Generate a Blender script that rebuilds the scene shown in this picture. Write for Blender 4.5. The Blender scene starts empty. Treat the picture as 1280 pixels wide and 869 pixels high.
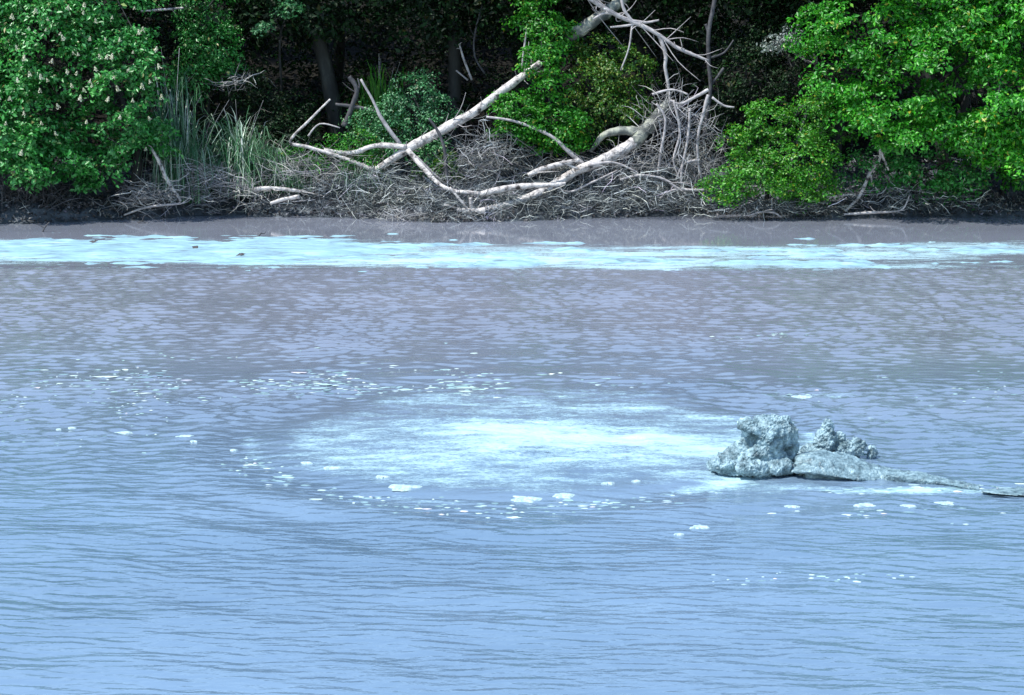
import bpy, math, random
import numpy as np
from mathutils import noise as mnoise, Vector

# ------------------------------------------------------------------ camera, sky, sun
scene = bpy.context.scene
col = scene.collection
R = math.radians
CAM_H, PITCH, LENS = 4.8, R(10.5), 70.0
FPX = LENS / 36.0 * 1280.0
cam = bpy.data.cameras.new('camera')
cam.lens, cam.sensor_width, cam.clip_end = LENS, 36.0, 2000.0
cam_o = bpy.data.objects.new('camera', cam)
cam_o.location = (0, 0, CAM_H)
cam_o.rotation_euler = (math.pi / 2 - PITCH, 0, 0)
col.objects.link(cam_o)
scene.camera = cam_o

SUN_EL, SUN_AZ = R(60), R(-117)       # azimuth measured from +Y (away from the camera) clockwise
world = bpy.data.worlds.new('World')
scene.world = world
world.use_nodes = True
wn, wl = world.node_tree.nodes, world.node_tree.links
bg = wn['Background']
sky = wn.new('ShaderNodeTexSky')
sky.sky_type = 'NISHITA'
sky.sun_disc = False
sky.sun_elevation, sky.sun_rotation = SUN_EL, SUN_AZ
sky.air_density, sky.dust_density, sky.ozone_density = 1.25, 0.2, 1.6
wl.new(sky.outputs['Color'], bg.inputs['Color'])
bg.inputs['Strength'].default_value = 0.15
sun = bpy.data.lights.new('sun', 'SUN')
sun.energy, sun.angle, sun.color = 3.9, R(0.5), (1.0, 0.97, 0.92)
sun_o = bpy.data.objects.new('sun', sun)
sd = Vector((math.sin(SUN_AZ) * math.cos(SUN_EL), math.cos(SUN_AZ) * math.cos(SUN_EL), math.sin(SUN_EL)))
sun_o.rotation_euler = sd.to_track_quat('Z', 'Y').to_euler()
sun_o.location = (0, 0, 40)
col.objects.link(sun_o)
vs = scene.view_settings
vs.view_transform, vs.look, vs.exposure, vs.gamma = 'Standard', 'None', 0.8, 1.0
vs.use_curve_mapping = False
scene.cycles.max_bounces = 5
scene.cycles.diffuse_bounces = 2
scene.cycles.glossy_bounces = 3
scene.cycles.transmission_bounces = 3

rng = np.random.default_rng(7)
random.seed(7)

# ------------------------------------------------------------------ photograph <-> place
CP, SP = math.cos(PITCH), math.sin(PITCH)

def ray(px, py):
    x, y = (px - 640) / FPX, -(py - 434.5) / FPX
    return np.array([x, CP + y * SP, -SP + y * CP])

def P(px, py, Y):                                  # point seen at a pixel, at distance Y
    d = ray(px, py)
    return np.array([0, 0, CAM_H]) + d * (Y / d[1])

def W(px, py, z=0.0):                              # point seen at a pixel, at height z
    d = ray(px, py)
    return np.array([0, 0, CAM_H]) + d * ((z - CAM_H) / d[2])

def proj(x, y, z=0.0):                             # place -> pixel (arrays)
    dz = z - CAM_H
    dep = y * CP - dz * SP
    return 640 + FPX * x / dep, 434.5 - FPX * (y * SP + dz * CP) / dep

# ------------------------------------------------------------------ numpy noise
def vnoise(x, y, seed=0):
    x, y = np.asarray(x, float), np.asarray(y, float)
    xi, yi = np.floor(x).astype(np.int64), np.floor(y).astype(np.int64)
    xf, yf = x - xi, y - yi
    def h(a, b):
        n = (a * 374761393 + b * 668265263 + seed * 974711) & 0x7fffffff
        n = ((n ^ (n >> 13)) * 1274126177) & 0x7fffffff
        return ((n ^ (n >> 16)) & 0xffff) / 65535.0
    u, v = xf * xf * (3 - 2 * xf), yf * yf * (3 - 2 * yf)
    return (h(xi, yi) * (1 - u) + h(xi + 1, yi) * u) * (1 - v) + (h(xi, yi + 1) * (1 - u) + h(xi + 1, yi + 1) * u) * v

def fbm(x, y, oct=4, seed=0):
    s, a, t = 0, 1.0, 0
    for k in range(oct):
        s = s + a * vnoise(x * 2 ** k, y * 2 ** k, seed + k * 17)
        t += a
        a *= 0.5
    return s / t

def sstep(a, b, x):
    t = np.clip((np.asarray(x, float) - a) / (b - a), 0, 1)
    return t * t * (3 - 2 * t)

# ------------------------------------------------------------------ object helpers
def tag(o, label=None, cat=None, group=None, kind=None):
    for k, v in (('label', label), ('category', cat), ('group', group), ('kind', kind)):
        if v:
            o[k] = v
    return o

def thing(name, label, cat, loc, group=None):
    o = bpy.data.objects.new(name, None)
    o.empty_display_size = 0.2
    o.location = tuple(float(c) for c in loc)
    col.objects.link(o)
    return tag(o, label, cat, group)

def mesh_np(name, V, F, mat, smooth=False):
    """V (n,3); F list of (m,k) integer arrays (k = 3 or 4)."""
    me = bpy.data.meshes.new(name)
    V = np.asarray(V, np.float32)
    if not isinstance(F, (list, tuple)):
        F = [F]
    F = [np.asarray(f, np.int32) for f in F if len(f)]
    me.vertices.add(len(V))
    me.vertices.foreach_set('co', V.ravel())
    nl = sum(f.size for f in F)
    me.loops.add(nl)
    me.loops.foreach_set('vertex_index', np.concatenate([f.ravel() for f in F]))
    tot = np.concatenate([np.full(len(f), f.shape[1], np.int32) for f in F])
    st = np.concatenate(([0], np.cumsum(tot)[:-1])).astype(np.int32)
    me.polygons.add(len(tot))
    me.polygons.foreach_set('loop_start', st)
    me.polygons.foreach_set('loop_total', tot)
    if smooth:
        me.polygons.foreach_set('use_smooth', np.ones(len(tot), bool))
    me.materials.append(mat)
    me.update(calc_edges=True)
    return me

def obj(name, V, F, mat, parent=None, smooth=False):
    V = np.asarray(V, float)
    if parent is not None:
        org = np.array(parent.location) if parent.parent is None else np.array(parent.parent.location) + np.array(parent.location)
        V = V - org
    me = mesh_np(name, V, F, mat, smooth)
    o = bpy.data.objects.new(name, me)
    col.objects.link(o)
    o.parent = parent
    return o

def solo(name, V, F, mat, label, cat, base, group=None, kind=None, smooth=False):
    me = mesh_np(name, np.asarray(V, float) - np.asarray(base, float), F, mat, smooth)
    o = bpy.data.objects.new(name, me)
    o.location = tuple(float(c) for c in base)
    col.objects.link(o)
    return tag(o, label, cat, group, kind)

class Buf:
    def __init__(s):
        s.V, s.F, s.n = [], {}, 0
    def add(s, V, F):
        if isinstance(F, np.ndarray):
            F = [F]
        for f in F:
            s.F.setdefault(f.shape[1], []).append(f + s.n)
        s.V.append(V)
        s.n += len(V)
    def out(s):
        return np.concatenate(s.V), [np.concatenate(f) for f in s.F.values()]

def smooth_path(pts, rad, step=4):
    pts, rad = np.asarray(pts, float), np.asarray(rad, float)
    n = len(pts)
    o, r = [], []
    for i in range(n - 1):
        p0, p1, p2, p3 = pts[max(i - 1, 0)], pts[i], pts[i + 1], pts[min(i + 2, n - 1)]
        for k in range(step):
            t = k / step
            o.append(0.5 * (2 * p1 + (p2 - p0) * t + (2 * p0 - 5 * p1 + 4 * p2 - p3) * t * t + (3 * p1 - p0 - 3 * p2 + p3) * t ** 3))
            r.append(rad[i] * (1 - t) + rad[i + 1] * t)
    o.append(pts[-1]); r.append(rad[-1])
    return np.array(o), np.array(r)

def tube(pts, rad, n=7, step=4, rough=0.0):
    pts, rad = smooth_path(pts, rad, step) if step > 1 else (np.asarray(pts, float), np.asarray(rad, float))
    m = len(pts)
    T = np.gradient(pts, axis=0)
    T /= np.linalg.norm(T, axis=1, keepdims=True) + 1e-9
    ref = np.array([0.31, 0.2, 0.93])
    if abs(T[0] @ ref) > 0.9:
        ref = np.array([0.9, 0.3, 0.1])
    A = np.cross(T, ref); A /= np.linalg.norm(A, axis=1, keepdims=True) + 1e-9
    B = np.cross(T, A)
    an = np.arange(n) * 2 * math.pi / n
    rr = rad[:, None] * (1 + rough * rng.normal(0, 1, (m, n)).clip(-2, 2))
    V = pts[:, None, :] + rr[..., None] * (np.cos(an)[None, :, None] * A[:, None] + np.sin(an)[None, :, None] * B[:, None])
    V = V.reshape(-1, 3)
    i = np.arange(m - 1)[:, None] * n; j = np.arange(n)[None]
    q = np.stack([i + j, i + (j + 1) % n, i + n + (j + 1) % n, i + n + j], -1).reshape(-1, 4)
    # caps
    V = np.concatenate([V, pts[:1], pts[-1:]])
    jj = np.arange(n)
    c0 = np.stack([np.full(n, m * n), (jj + 1) % n, jj], -1)
    e = (m - 1) * n
    c1 = np.stack([np.full(n, m * n + 1), e + jj, e + (jj + 1) % n], -1)
    return V, [q, np.concatenate([c0, c1])]

# ------------------------------------------------------------------ materials
def new_mat(name):
    m = bpy.data.materials.new(name)
    m.use_nodes = True
    nt = m.node_tree
    return m, nt.nodes, nt.links, nt.nodes['Principled BSDF']

def ramp(N, stops):
    r = N.new('ShaderNodeValToRGB')
    el = r.color_ramp.elements
    while len(el) < len(stops):
        el.new(0.5)
    for e, (p, c) in zip(el, stops):
        e.position = p
        e.color = (*c, 1)
    return r

def rough_mat(name, stops, scale=8.0, rough=0.8, bump=0.4, dist=0.02, stretch=(1, 1, 1), spec=0.3, detail=6.0):
    m, N, L, b = new_mat(name)
    tc = N.new('ShaderNodeTexCoord')
    mp = N.new('ShaderNodeMapping'); mp.inputs['Scale'].default_value = stretch
    no = N.new('ShaderNodeTexNoise')
    no.inputs['Scale'].default_value, no.inputs['Detail'].default_value, no.inputs['Roughness'].default_value = scale, detail, 0.65
    r = ramp(N, stops)
    L.new(tc.outputs['Object'], mp.inputs['Vector']); L.new(mp.outputs['Vector'], no.inputs['Vector'])
    L.new(no.outputs['Fac'], r.inputs['Fac']); L.new(r.outputs['Color'], b.inputs['Base Color'])
    b.inputs['Roughness'].default_value = rough
    b.inputs['Specular IOR Level'].default_value = spec
    n2 = N.new('ShaderNodeTexNoise'); n2.inputs['Scale'].default_value = scale * 3; n2.inputs['Detail'].default_value = 5
    L.new(mp.outputs['Vector'], n2.inputs['Vector'])
    bp = N.new('ShaderNodeBump'); bp.inputs['Strength'].default_value, bp.inputs['Distance'].default_value = bump, dist
    L.new(n2.outputs['Fac'], bp.inputs['Height']); L.new(bp.outputs['Normal'], b.inputs['Normal'])
    return m

def leaf_mat(name, c0, c1, c2, rough=0.42, trans=0.25, spec=0.5):
    m, N, L, b = new_mat(name)
    g = N.new('ShaderNodeNewGeometry')
    r = ramp(N, [(0.0, c0), (0.55, c1), (0.96, c2), (1.0, tuple(min(1, v) for v in (c2[1] * .9, c2[1] * .8, c2[2])))])
    L.new(g.outputs['Random Per Island'], r.inputs['Fac'])
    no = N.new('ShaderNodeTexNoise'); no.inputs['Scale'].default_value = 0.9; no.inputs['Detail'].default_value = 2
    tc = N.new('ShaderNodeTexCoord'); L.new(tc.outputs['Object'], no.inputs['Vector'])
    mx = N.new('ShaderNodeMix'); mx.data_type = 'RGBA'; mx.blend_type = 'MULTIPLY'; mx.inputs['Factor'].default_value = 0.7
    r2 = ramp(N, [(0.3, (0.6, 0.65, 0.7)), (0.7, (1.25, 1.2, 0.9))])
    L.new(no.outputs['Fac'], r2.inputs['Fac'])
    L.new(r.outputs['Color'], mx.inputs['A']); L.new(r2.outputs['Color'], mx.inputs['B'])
    L.new(mx.outputs['Result'], b.inputs['Base Color'])
    b.inputs['Roughness'].default_value = rough
    b.inputs['Specular IOR Level'].default_value = spec
    tr = N.new('ShaderNodeBsdfTranslucent'); L.new(mx.outputs['Result'], tr.inputs['Color'])
    ms = N.new('ShaderNodeMixShader'); ms.inputs['Fac'].default_value = trans
    L.new(b.outputs['BSDF'], ms.inputs[1]); L.new(tr.outputs['BSDF'], ms.inputs[2])
    L.new(ms.outputs['Shader'], N['Material Output'].inputs['Surface'])
    return m

M = {}
M['leaf_bright'] = leaf_mat('leaf_bright', (0.012, 0.12, 0.006), (0.03, 0.28, 0.010), (0.10, 0.42, 0.03), trans=0.3)
M['leaf_low'] = leaf_mat('leaf_low', (0.016, 0.12, 0.006), (0.04, 0.25, 0.010), (0.12, 0.36, 0.03), trans=0.3)
M['leaf_left'] = leaf_mat('leaf_flowering', (0.012, 0.10, 0.014), (0.028, 0.24, 0.035), (0.11, 0.38, 0.12), rough=0.36)
M['leaf_fresh'] = leaf_mat('leaf_fresh', (0.018, 0.14, 0.008), (0.03, 0.26, 0.012), (0.10, 0.36, 0.03), trans=0.35)
M['leaf_yellow'] = leaf_mat('leaf_yellow', (0.02, 0.11, 0.010), (0.05, 0.17, 0.015), (0.15, 0.21, 0.03), trans=0.3)
M['leaf_muddy'] = leaf_mat('leaf_mud_splashed', (0.02, 0.13, 0.03), (0.05, 0.24, 0.08), (0.16, 0.34, 0.19), rough=0.5, trans=0.15)
M['leaf_shaded'] = leaf_mat('leaf_shaded', (0.003, 0.011, 0.003), (0.004, 0.018, 0.004), (0.007, 0.045, 0.007), trans=0.1, rough=0.6, spec=0.25)  # leaf green with the forest shade put into its colour
M['leaf_dry'] = leaf_mat('leaf_dry', (0.10, 0.14, 0.13), (0.18, 0.22, 0.21), (0.30, 0.34, 0.33), rough=0.6, trans=0.1)
M['grass'] = leaf_mat('grass_blade', (0.02, 0.10, 0.035), (0.08, 0.22, 0.11), (0.5, 0.62, 0.54), rough=0.4, trans=0.2)
M['grass_fresh'] = leaf_mat('grass_fresh', (0.02, 0.16, 0.012), (0.05, 0.28, 0.02), (0.16, 0.42, 0.06), trans=0.3)
M['flower'] = leaf_mat('flower_cream', (0.55, 0.56, 0.42), (0.7, 0.7, 0.55), (0.8, 0.8, 0.7), rough=0.7, trans=0.3)
M['log'] = rough_mat('log_bark_pale', [(0.36, (0.05, 0.045, 0.045)), (0.43, (0.28, 0.26, 0.25)), (0.52, (0.50, 0.47, 0.45)), (0.75, (0.66, 0.63, 0.60))], scale=7, bump=0.9, dist=0.03, detail=10)
M['log_mossy'] = rough_mat('log_bark_mossy', [(0.3, (0.03, 0.035, 0.03)), (0.5, (0.12, 0.13, 0.12)), (0.62, (0.33, 0.34, 0.28)), (0.75, (0.16, 0.2, 0.09))], scale=4, bump=0.6)
M['branch'] = rough_mat('branch_grey', [(0.3, (0.16, 0.15, 0.15)), (0.5, (0.34, 0.32, 0.32)), (0.75, (0.55, 0.52, 0.50))], scale=7, bump=0.3)
M['branch_dark'] = rough_mat('branch_dark', [(0.3, (0.03, 0.03, 0.035)), (0.55, (0.07, 0.07, 0.075)), (0.8, (0.16, 0.16, 0.17))], scale=7, bump=0.3)
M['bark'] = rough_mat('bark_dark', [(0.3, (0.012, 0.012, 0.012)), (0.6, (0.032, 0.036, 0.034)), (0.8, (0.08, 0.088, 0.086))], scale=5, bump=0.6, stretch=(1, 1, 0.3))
M['twig'] = leaf_mat('twig_muddy', (0.02, 0.025, 0.03), (0.12, 0.14, 0.16), (0.66, 0.70, 0.74), rough=0.8, trans=0.0, spec=0.2)
M['twig_pale'] = leaf_mat('twig_pale', (0.10, 0.10, 0.12), (0.28, 0.28, 0.31), (0.60, 0.60, 0.63), rough=0.8, trans=0.0, spec=0.2)
M['litter'] = leaf_mat('leaf_litter', (0.03, 0.025, 0.025), (0.08, 0.075, 0.085), (0.2, 0.2, 0.23), rough=0.8, trans=0.0, spec=0.2)
M['bank'] = rough_mat('bank_mud', [(0.3, (0.018, 0.022, 0.027)), (0.5, (0.045, 0.055, 0.065)), (0.7, (0.12, 0.14, 0.16))], scale=2.5, rough=0.6, bump=0.8, dist=0.05)
M['humus_shaded'] = rough_mat('humus_shaded', [(0.3, (0.006, 0.006, 0.005)), (0.7, (0.018, 0.017, 0.014))], scale=4, rough=0.95, bump=0.8, dist=0.05, spec=0.1)  # dark soil, its colour lowered further for shade in the forest gaps
M['mud'] = rough_mat('mud_lump', [(0.30, (0.02, 0.04, 0.05)), (0.44, (0.10, 0.165, 0.19)), (0.58, (0.26, 0.38, 0.42)), (0.72, (0.46, 0.62, 0.66))], scale=10, rough=0.5, bump=0.9, dist=0.02, spec=0.5, detail=8)
M['fleck'] = leaf_mat('foam_fleck', (0.16, 0.27, 0.32), (0.28, 0.44, 0.49), (0.55, 0.66, 0.68), rough=0.6, trans=0.0)
M['mud_smooth'] = rough_mat('mud_smooth', [(0.34, (0.04, 0.07, 0.085)), (0.46, (0.12, 0.19, 0.215)), (0.58, (0.20, 0.30, 0.335)), (0.75, (0.38, 0.52, 0.56))], scale=13, rough=0.45, bump=0.7, dist=0.01, spec=0.5, detail=8)
M['foam'] = rough_mat('foam', [(0.3, (0.17, 0.29, 0.34)), (0.6, (0.42, 0.54, 0.55))], scale=26, rough=0.7, bump=0.8, dist=0.01)
M['scum'] = rough_mat('scum_crust', [(0.34, (0.13, 0.18, 0.23)), (0.44, (0.20, 0.33, 0.39)), (0.55, (0.25, 0.42, 0.47)), (0.68, (0.36, 0.54, 0.57))], scale=2.6, rough=0.6, bump=0.9, dist=0.02, stretch=(0.5, 2.4, 1), detail=14)

def water_mat():
    m, N, L, b = new_mat('mud_water')
    tc = N.new('ShaderNodeTexCoord')
    def noise(scale, st, detail=3, rough=0.5, loc=(0, 0, 0), dis=0.0, rot=0.0):
        mp = N.new('ShaderNodeMapping'); mp.inputs['Scale'].default_value = st; mp.inputs['Location'].default_value = loc
        mp.inputs['Rotation'].default_value = (0, 0, rot)
        n = N.new('ShaderNodeTexNoise')
        n.inputs['Scale'].default_value, n.inputs['Detail'].default_value = scale, detail
        n.inputs['Roughness'].default_value, n.inputs['Distortion'].default_value = rough, dis
        L.new(tc.outputs['Object'], mp.inputs['Vector']); L.new(mp.outputs['Vector'], n.inputs['Vector'])
        return n.outputs['Fac']
    def math_(op, a, c, clamp=False):
        n = N.new('ShaderNodeMath'); n.operation = op; n.use_clamp = clamp
        for i, v in enumerate((a, c)):
            if v is None: continue
            if isinstance(v, (int, float)): n.inputs[i].default_value = v
            else: L.new(v, n.inputs[i])
        return n.outputs[0]
    def attr(name):
        a = N.new('ShaderNodeAttribute'); a.attribute_name = name
        return a.outputs['Fac']
    foam, rip, boil = attr('foam'), attr('ripple'), attr('boil')
    # ripples: crests across the view, a few directions and sizes
    w1 = noise(1.0, (1.5, 6.5, 1), 2, 0.5, dis=0.5, rot=R(4))
    w2 = noise(1.0, (7, 15.0, 1), 3, 0.6, (9, 3, 0), dis=0.4, rot=R(-7))
    w3 = noise(1.0, (0.35, 1.2, 1), 2, 0.5, (2, 8, 0))
    h = math_('ADD', math_('ADD', math_('MULTIPLY', w1, 0.62), math_('MULTIPLY', w2, 0.22)), math_('MULTIPLY', w3, 0.6))
    h = math_('MULTIPLY', h, rip)
    fine = noise(1.0, (16, 28, 1), 4, 0.7, (1, 4, 0))
    h = math_('ADD', h, math_('MULTIPLY', fine, math_('MULTIPLY', boil, 0.5)))
    bp = N.new('ShaderNodeBump'); bp.inputs['Strength'].default_value = 1.0; bp.inputs['Distance'].default_value = 0.03
    L.new(h, bp.inputs['Height']); L.new(bp.outputs['Normal'], b.inputs['Normal'])
    # colour: mud and painted sky blue, then foam speckle
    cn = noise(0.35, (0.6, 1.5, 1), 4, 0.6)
    r = ramp(N, [(0.3, (0.098, 0.165, 0.24)), (0.7, (0.132, 0.212, 0.30))])       # sky reflection put into the mud colour of the near water
    r_s = ramp(N, [(0.3, (0.155, 0.170, 0.205)), (0.7, (0.195, 0.212, 0.255))])        # grey mud tone towards the far shore
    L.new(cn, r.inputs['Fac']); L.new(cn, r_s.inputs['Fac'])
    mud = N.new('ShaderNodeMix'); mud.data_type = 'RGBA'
    L.new(attr('nearshore'), mud.inputs['Factor']); L.new(r.outputs['Color'], mud.inputs['A']); L.new(r_s.outputs['Color'], mud.inputs['B'])
    sp = noise(1.0, (15, 32, 1), 5, 0.8, (5, 1, 0))
    sp2 = noise(1.0, (2.2, 7, 1), 4, 0.6, (3, 6, 0))
    s = math_('ADD', math_('MULTIPLY', sp, 1.0), math_('MULTIPLY', sp2, 0.8))
    s = math_('SUBTRACT', s, 0.4)
    f = math_('SUBTRACT', math_('ADD', s, foam), 1.0)
    f = math_('MULTIPLY', f, 2.6, True)
    mx = N.new('ShaderNodeMix'); mx.data_type = 'RGBA'
    mx.inputs['B'].default_value = (0.38, 0.59, 0.65, 1)
    L.new(f, mx.inputs['Factor']); L.new(mud.outputs['Result'], mx.inputs['A']); L.new(mx.outputs['Result'], b.inputs['Base Color'])
    L.new(math_('ADD', math_('MULTIPLY', f, 0.5), 0.06), b.inputs['Roughness'])
    b.inputs['IOR'].default_value = 2.7
    b.inputs['Specular IOR Level'].default_value = 0.5
    return m
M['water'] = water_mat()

# ------------------------------------------------------------------ shore line and ground
SHORE_PX = [(-800, 286), (-200, 284), (0, 281), (90, 279), (150, 275), (240, 271), (420, 271), (480, 276), (560, 278), (700, 273), (880, 269), (1000, 270), (1280, 273), (1500, 274), (2200, 276)]
_s = np.array([W(a, c)[:2] for a, c in SHORE_PX])
def shore(x):
    return np.interp(x, _s[:, 0], _s[:, 1]) + 0.9 * (fbm(x * 0.8, x * 0 + 3, 4, 5) - 0.5)

def bank_z(x, y):
    d = y - shore(x)
    z = -0.35 + 0.35 * sstep(-0.8, 0.0, d) + 0.22 * sstep(0.0, 0.45, d) + 0.55 * sstep(0.3, 2.6, d)
    z = z + np.clip(d - 4.5, 0, None) * 0.24 + np.clip(d - 13, 0, None) * 0.12
    z = z + (fbm(x * 1.3, y * 1.3, 4, 9) - 0.5) * 0.45 * sstep(0.0, 1.2, d)
    z = z + (fbm(x * 4, y * 4, 4, 19) - 0.5) * 0.34 * sstep(-0.1, 0.3, d)
    return z

def grid(xs, ys):
    X, Y = np.meshgrid(xs, ys)
    nx, ny = len(xs), len(ys)
    i = (np.arange(ny - 1)[:, None] * nx + np.arange(nx - 1)[None]).ravel()
    return X.ravel(), Y.ravel(), np.stack([i, i + 1, i + nx + 1, i + nx], -1)

xs = np.concatenate([np.linspace(-400, -18, 24)[:-1], np.arange(-18, 18.01, 0.09), np.linspace(18, 400, 24)[1:]])
ys = np.concatenate([np.arange(38.2, 45, 0.09), np.arange(45, 66, 0.6), np.linspace(66, 500, 30)])
X, Y, F = grid(xs, ys)
Zb = bank_z(X, np.minimum(Y, 75))
Vb = np.stack([X, Y, Zb], -1)
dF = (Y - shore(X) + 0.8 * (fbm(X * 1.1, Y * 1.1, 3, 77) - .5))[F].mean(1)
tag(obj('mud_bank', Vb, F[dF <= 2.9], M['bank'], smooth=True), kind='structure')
tag(obj('forest_floor', Vb, F[dF > 2.9], M['humus_shaded'], smooth=True), kind='structure')

# water sheet with attributes
BC = W(650, 548)

def boil_r(x, y):
    return np.hypot((x - BC[0]) / 2.75, (y - BC[1]) / 2.7) + (fbm(x * 0.5, y * 0.5, 3, 3) - 0.5) * 0.35

def ripple_amt(x, y):
    u, v = proj(x, y)
    r = 0.55 + 0.6 * fbm(x * 0.25, y * 0.4, 3, 12)
    r = r * (1 - sstep(32.9, 33.5, y)) * sstep(9, 12.5, y)
    r = r * (1 - 0.6 * np.exp(-((v - 462) / 22) ** 2) * (0.5 + 0.5 * sstep(0, 250, u)))
    return r * (0.45 + 0.55 * sstep(0.8, 1.4, boil_r(x, y)))

def sines(x, y, K, seed, l0, l1, am, asd):
    g = np.random.default_rng(seed)
    lam = l0 * (l1 / l0) ** g.random(K)
    an = am + asd * g.normal(0, 1, K)
    ph = g.uniform(0, 6.283, K)
    h = 0
    for l, a, p in zip(lam, an, ph):
        k = 6.283 / l
        h = h + l / 6.283 * math.sqrt(2 / K) * np.sin(k * (np.sin(a) * x + np.cos(a) * y) + p)
    return h                                            # slope of about 1

def water_z(x, y):
    x, y = np.asarray(x, float), np.asarray(y, float)
    wx = x + 0.5 * (fbm(x * .6, y * .6, 2, 61) - .5)
    wy = y + 0.5 * (fbm(x * .6, y * .6, 2, 62) - .5)
    far = sstep(16, 24, y)
    near = sines(wx, wy, 38, 5, .075, .20, .20, .22) * (.6 + .8 * fbm(x * .8, y * 1.2, 3, 81)) * .092 + sines(wx, wy, 10, 8, .45, 1.2, .1, .5) * .035
    chop = sines(wx, wy, 44, 6, .11, .30, 0, .5) * (.35 + 1.3 * fbm(x * .9, y * .5, 3, 82)) * .27
    h = (near * (1 - far) + chop * far) * ripple_amt(x, y)
    rr = boil_r(x, y)
    h = h + (fbm(x * 2.6, y * 2.6, 4, 83) - .5) * .075 * (1 - sstep(0.1, .95, rr))
    rr = boil_r(x, y)
    return h + 0.05 * (1 - sstep(0.0, 1.3, rr)) + 0.012 * np.sin(rr * 16) * np.exp(-((rr - 1.3) / 0.6) ** 2)

xs = np.concatenate([np.linspace(-400, -10.2, 40)[:-1], np.arange(-10.2, 10.201, 0.042), np.linspace(10.2, 400, 40)[1:]])
ys = np.concatenate([np.linspace(-60, 12, 20)[:-1], np.arange(12, 20, 0.019), np.arange(20, 33.8, 0.034), np.arange(33.8, 42.5, 0.1)])
X, Y, F = grid(xs, ys)
U, Vp = proj(X, Y)
dx, dy = X - BC[0], Y - BC[1]
wob = (fbm(X * 0.5, Y * 0.5, 3, 3) - 0.5)
rr = boil_r(X, Y)
core = np.hypot((dx + 0.25) / 2.2, (dy + 0.05) / 1.25) + wob * 0.5
foam = 0.19 * (1 - sstep(0.0, 1.9, core)) * (.75 + .6 * fbm(X * 1.4, Y * 4.5, 3, 91)) + 0.555 * (1 - sstep(0.8, 1.2, rr)) * (0.65 + 0.7 * fbm(X * 0.8, Y * 2.0, 3, 31))
tail = (1 - sstep(0.0, 1.0, np.hypot((dx - 1.8) / 1.6, (dy + 0.4) / 0.8)))
foam = foam + 0.15 * tail
edge = np.exp(-((rr - 1.08) / 0.06) ** 2) * (dy < 0.3) * fbm(X * 1.2, Y * 1.2, 3, 8)
foam = foam + 0.6 * edge
ang = np.arctan2(dy, dx)
ul = sstep(1.0, 1.15, rr) * (1 - sstep(1.45, 1.75, rr)) * sstep(0.2, 0.8, dy) * (1 - 0.75 * sstep(0.5, 3.5, dx))
foam = foam + 0.2 * ul
# small streaks near the mud lumps and to the right
for (px, py, sx, sy, am) in ((1000, 495, 1.2, 0.35, 0.36), (1180, 490, 2.0, 0.6, 0.3), (1130, 540, 0.9, 0.4, 0.34), (1050, 560, 0.8, 0.5, 0.3), (950, 600, 0.9, 0.35, 0.42), (1070, 612, 0.9, 0.22, 0.46), (1190, 614, 0.9, 0.16, 0.6), (1050, 640, 0.8, 0.4, 0.28),
                             (930, 418, 1.8, 0.3, 0.22), (985, 722, 0.9, 0.12, 0.34), (945, 622, 0.5, 0.6, 0.34)):  # last patch: foam by the boulder that also paints its cyan reflection
    c = W(px, py)
    foam = foam + am * np.exp(-((X - c[0]) / sx) ** 2 - ((Y - c[1]) / sy) ** 2)
foam = foam + 0.12 * sstep(33, 37, Y) * (1 - sstep(37.6, 38.4, Y))
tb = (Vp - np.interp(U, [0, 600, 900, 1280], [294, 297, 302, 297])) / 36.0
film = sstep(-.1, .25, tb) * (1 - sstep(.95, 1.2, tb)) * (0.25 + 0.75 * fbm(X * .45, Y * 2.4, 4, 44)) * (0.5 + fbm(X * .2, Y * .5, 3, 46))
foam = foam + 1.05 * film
rip = ripple_amt(X, Y)
boil = (1 - sstep(0.5, 1.2, rr)) * 0.7 + (1 - sstep(0.2, 1.0, core)) * 0.5
swell = water_z(X, Y)
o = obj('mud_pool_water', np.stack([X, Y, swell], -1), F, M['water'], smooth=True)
for nm, a in (('foam', foam), ('ripple', rip), ('boil', boil), ('nearshore', sstep(16, 30, Y + 3 * wob))):  # last mask fades the painted sky blue out towards the shore
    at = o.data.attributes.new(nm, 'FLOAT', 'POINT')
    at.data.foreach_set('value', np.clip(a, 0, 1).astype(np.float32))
tag(o, kind='structure')

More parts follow.
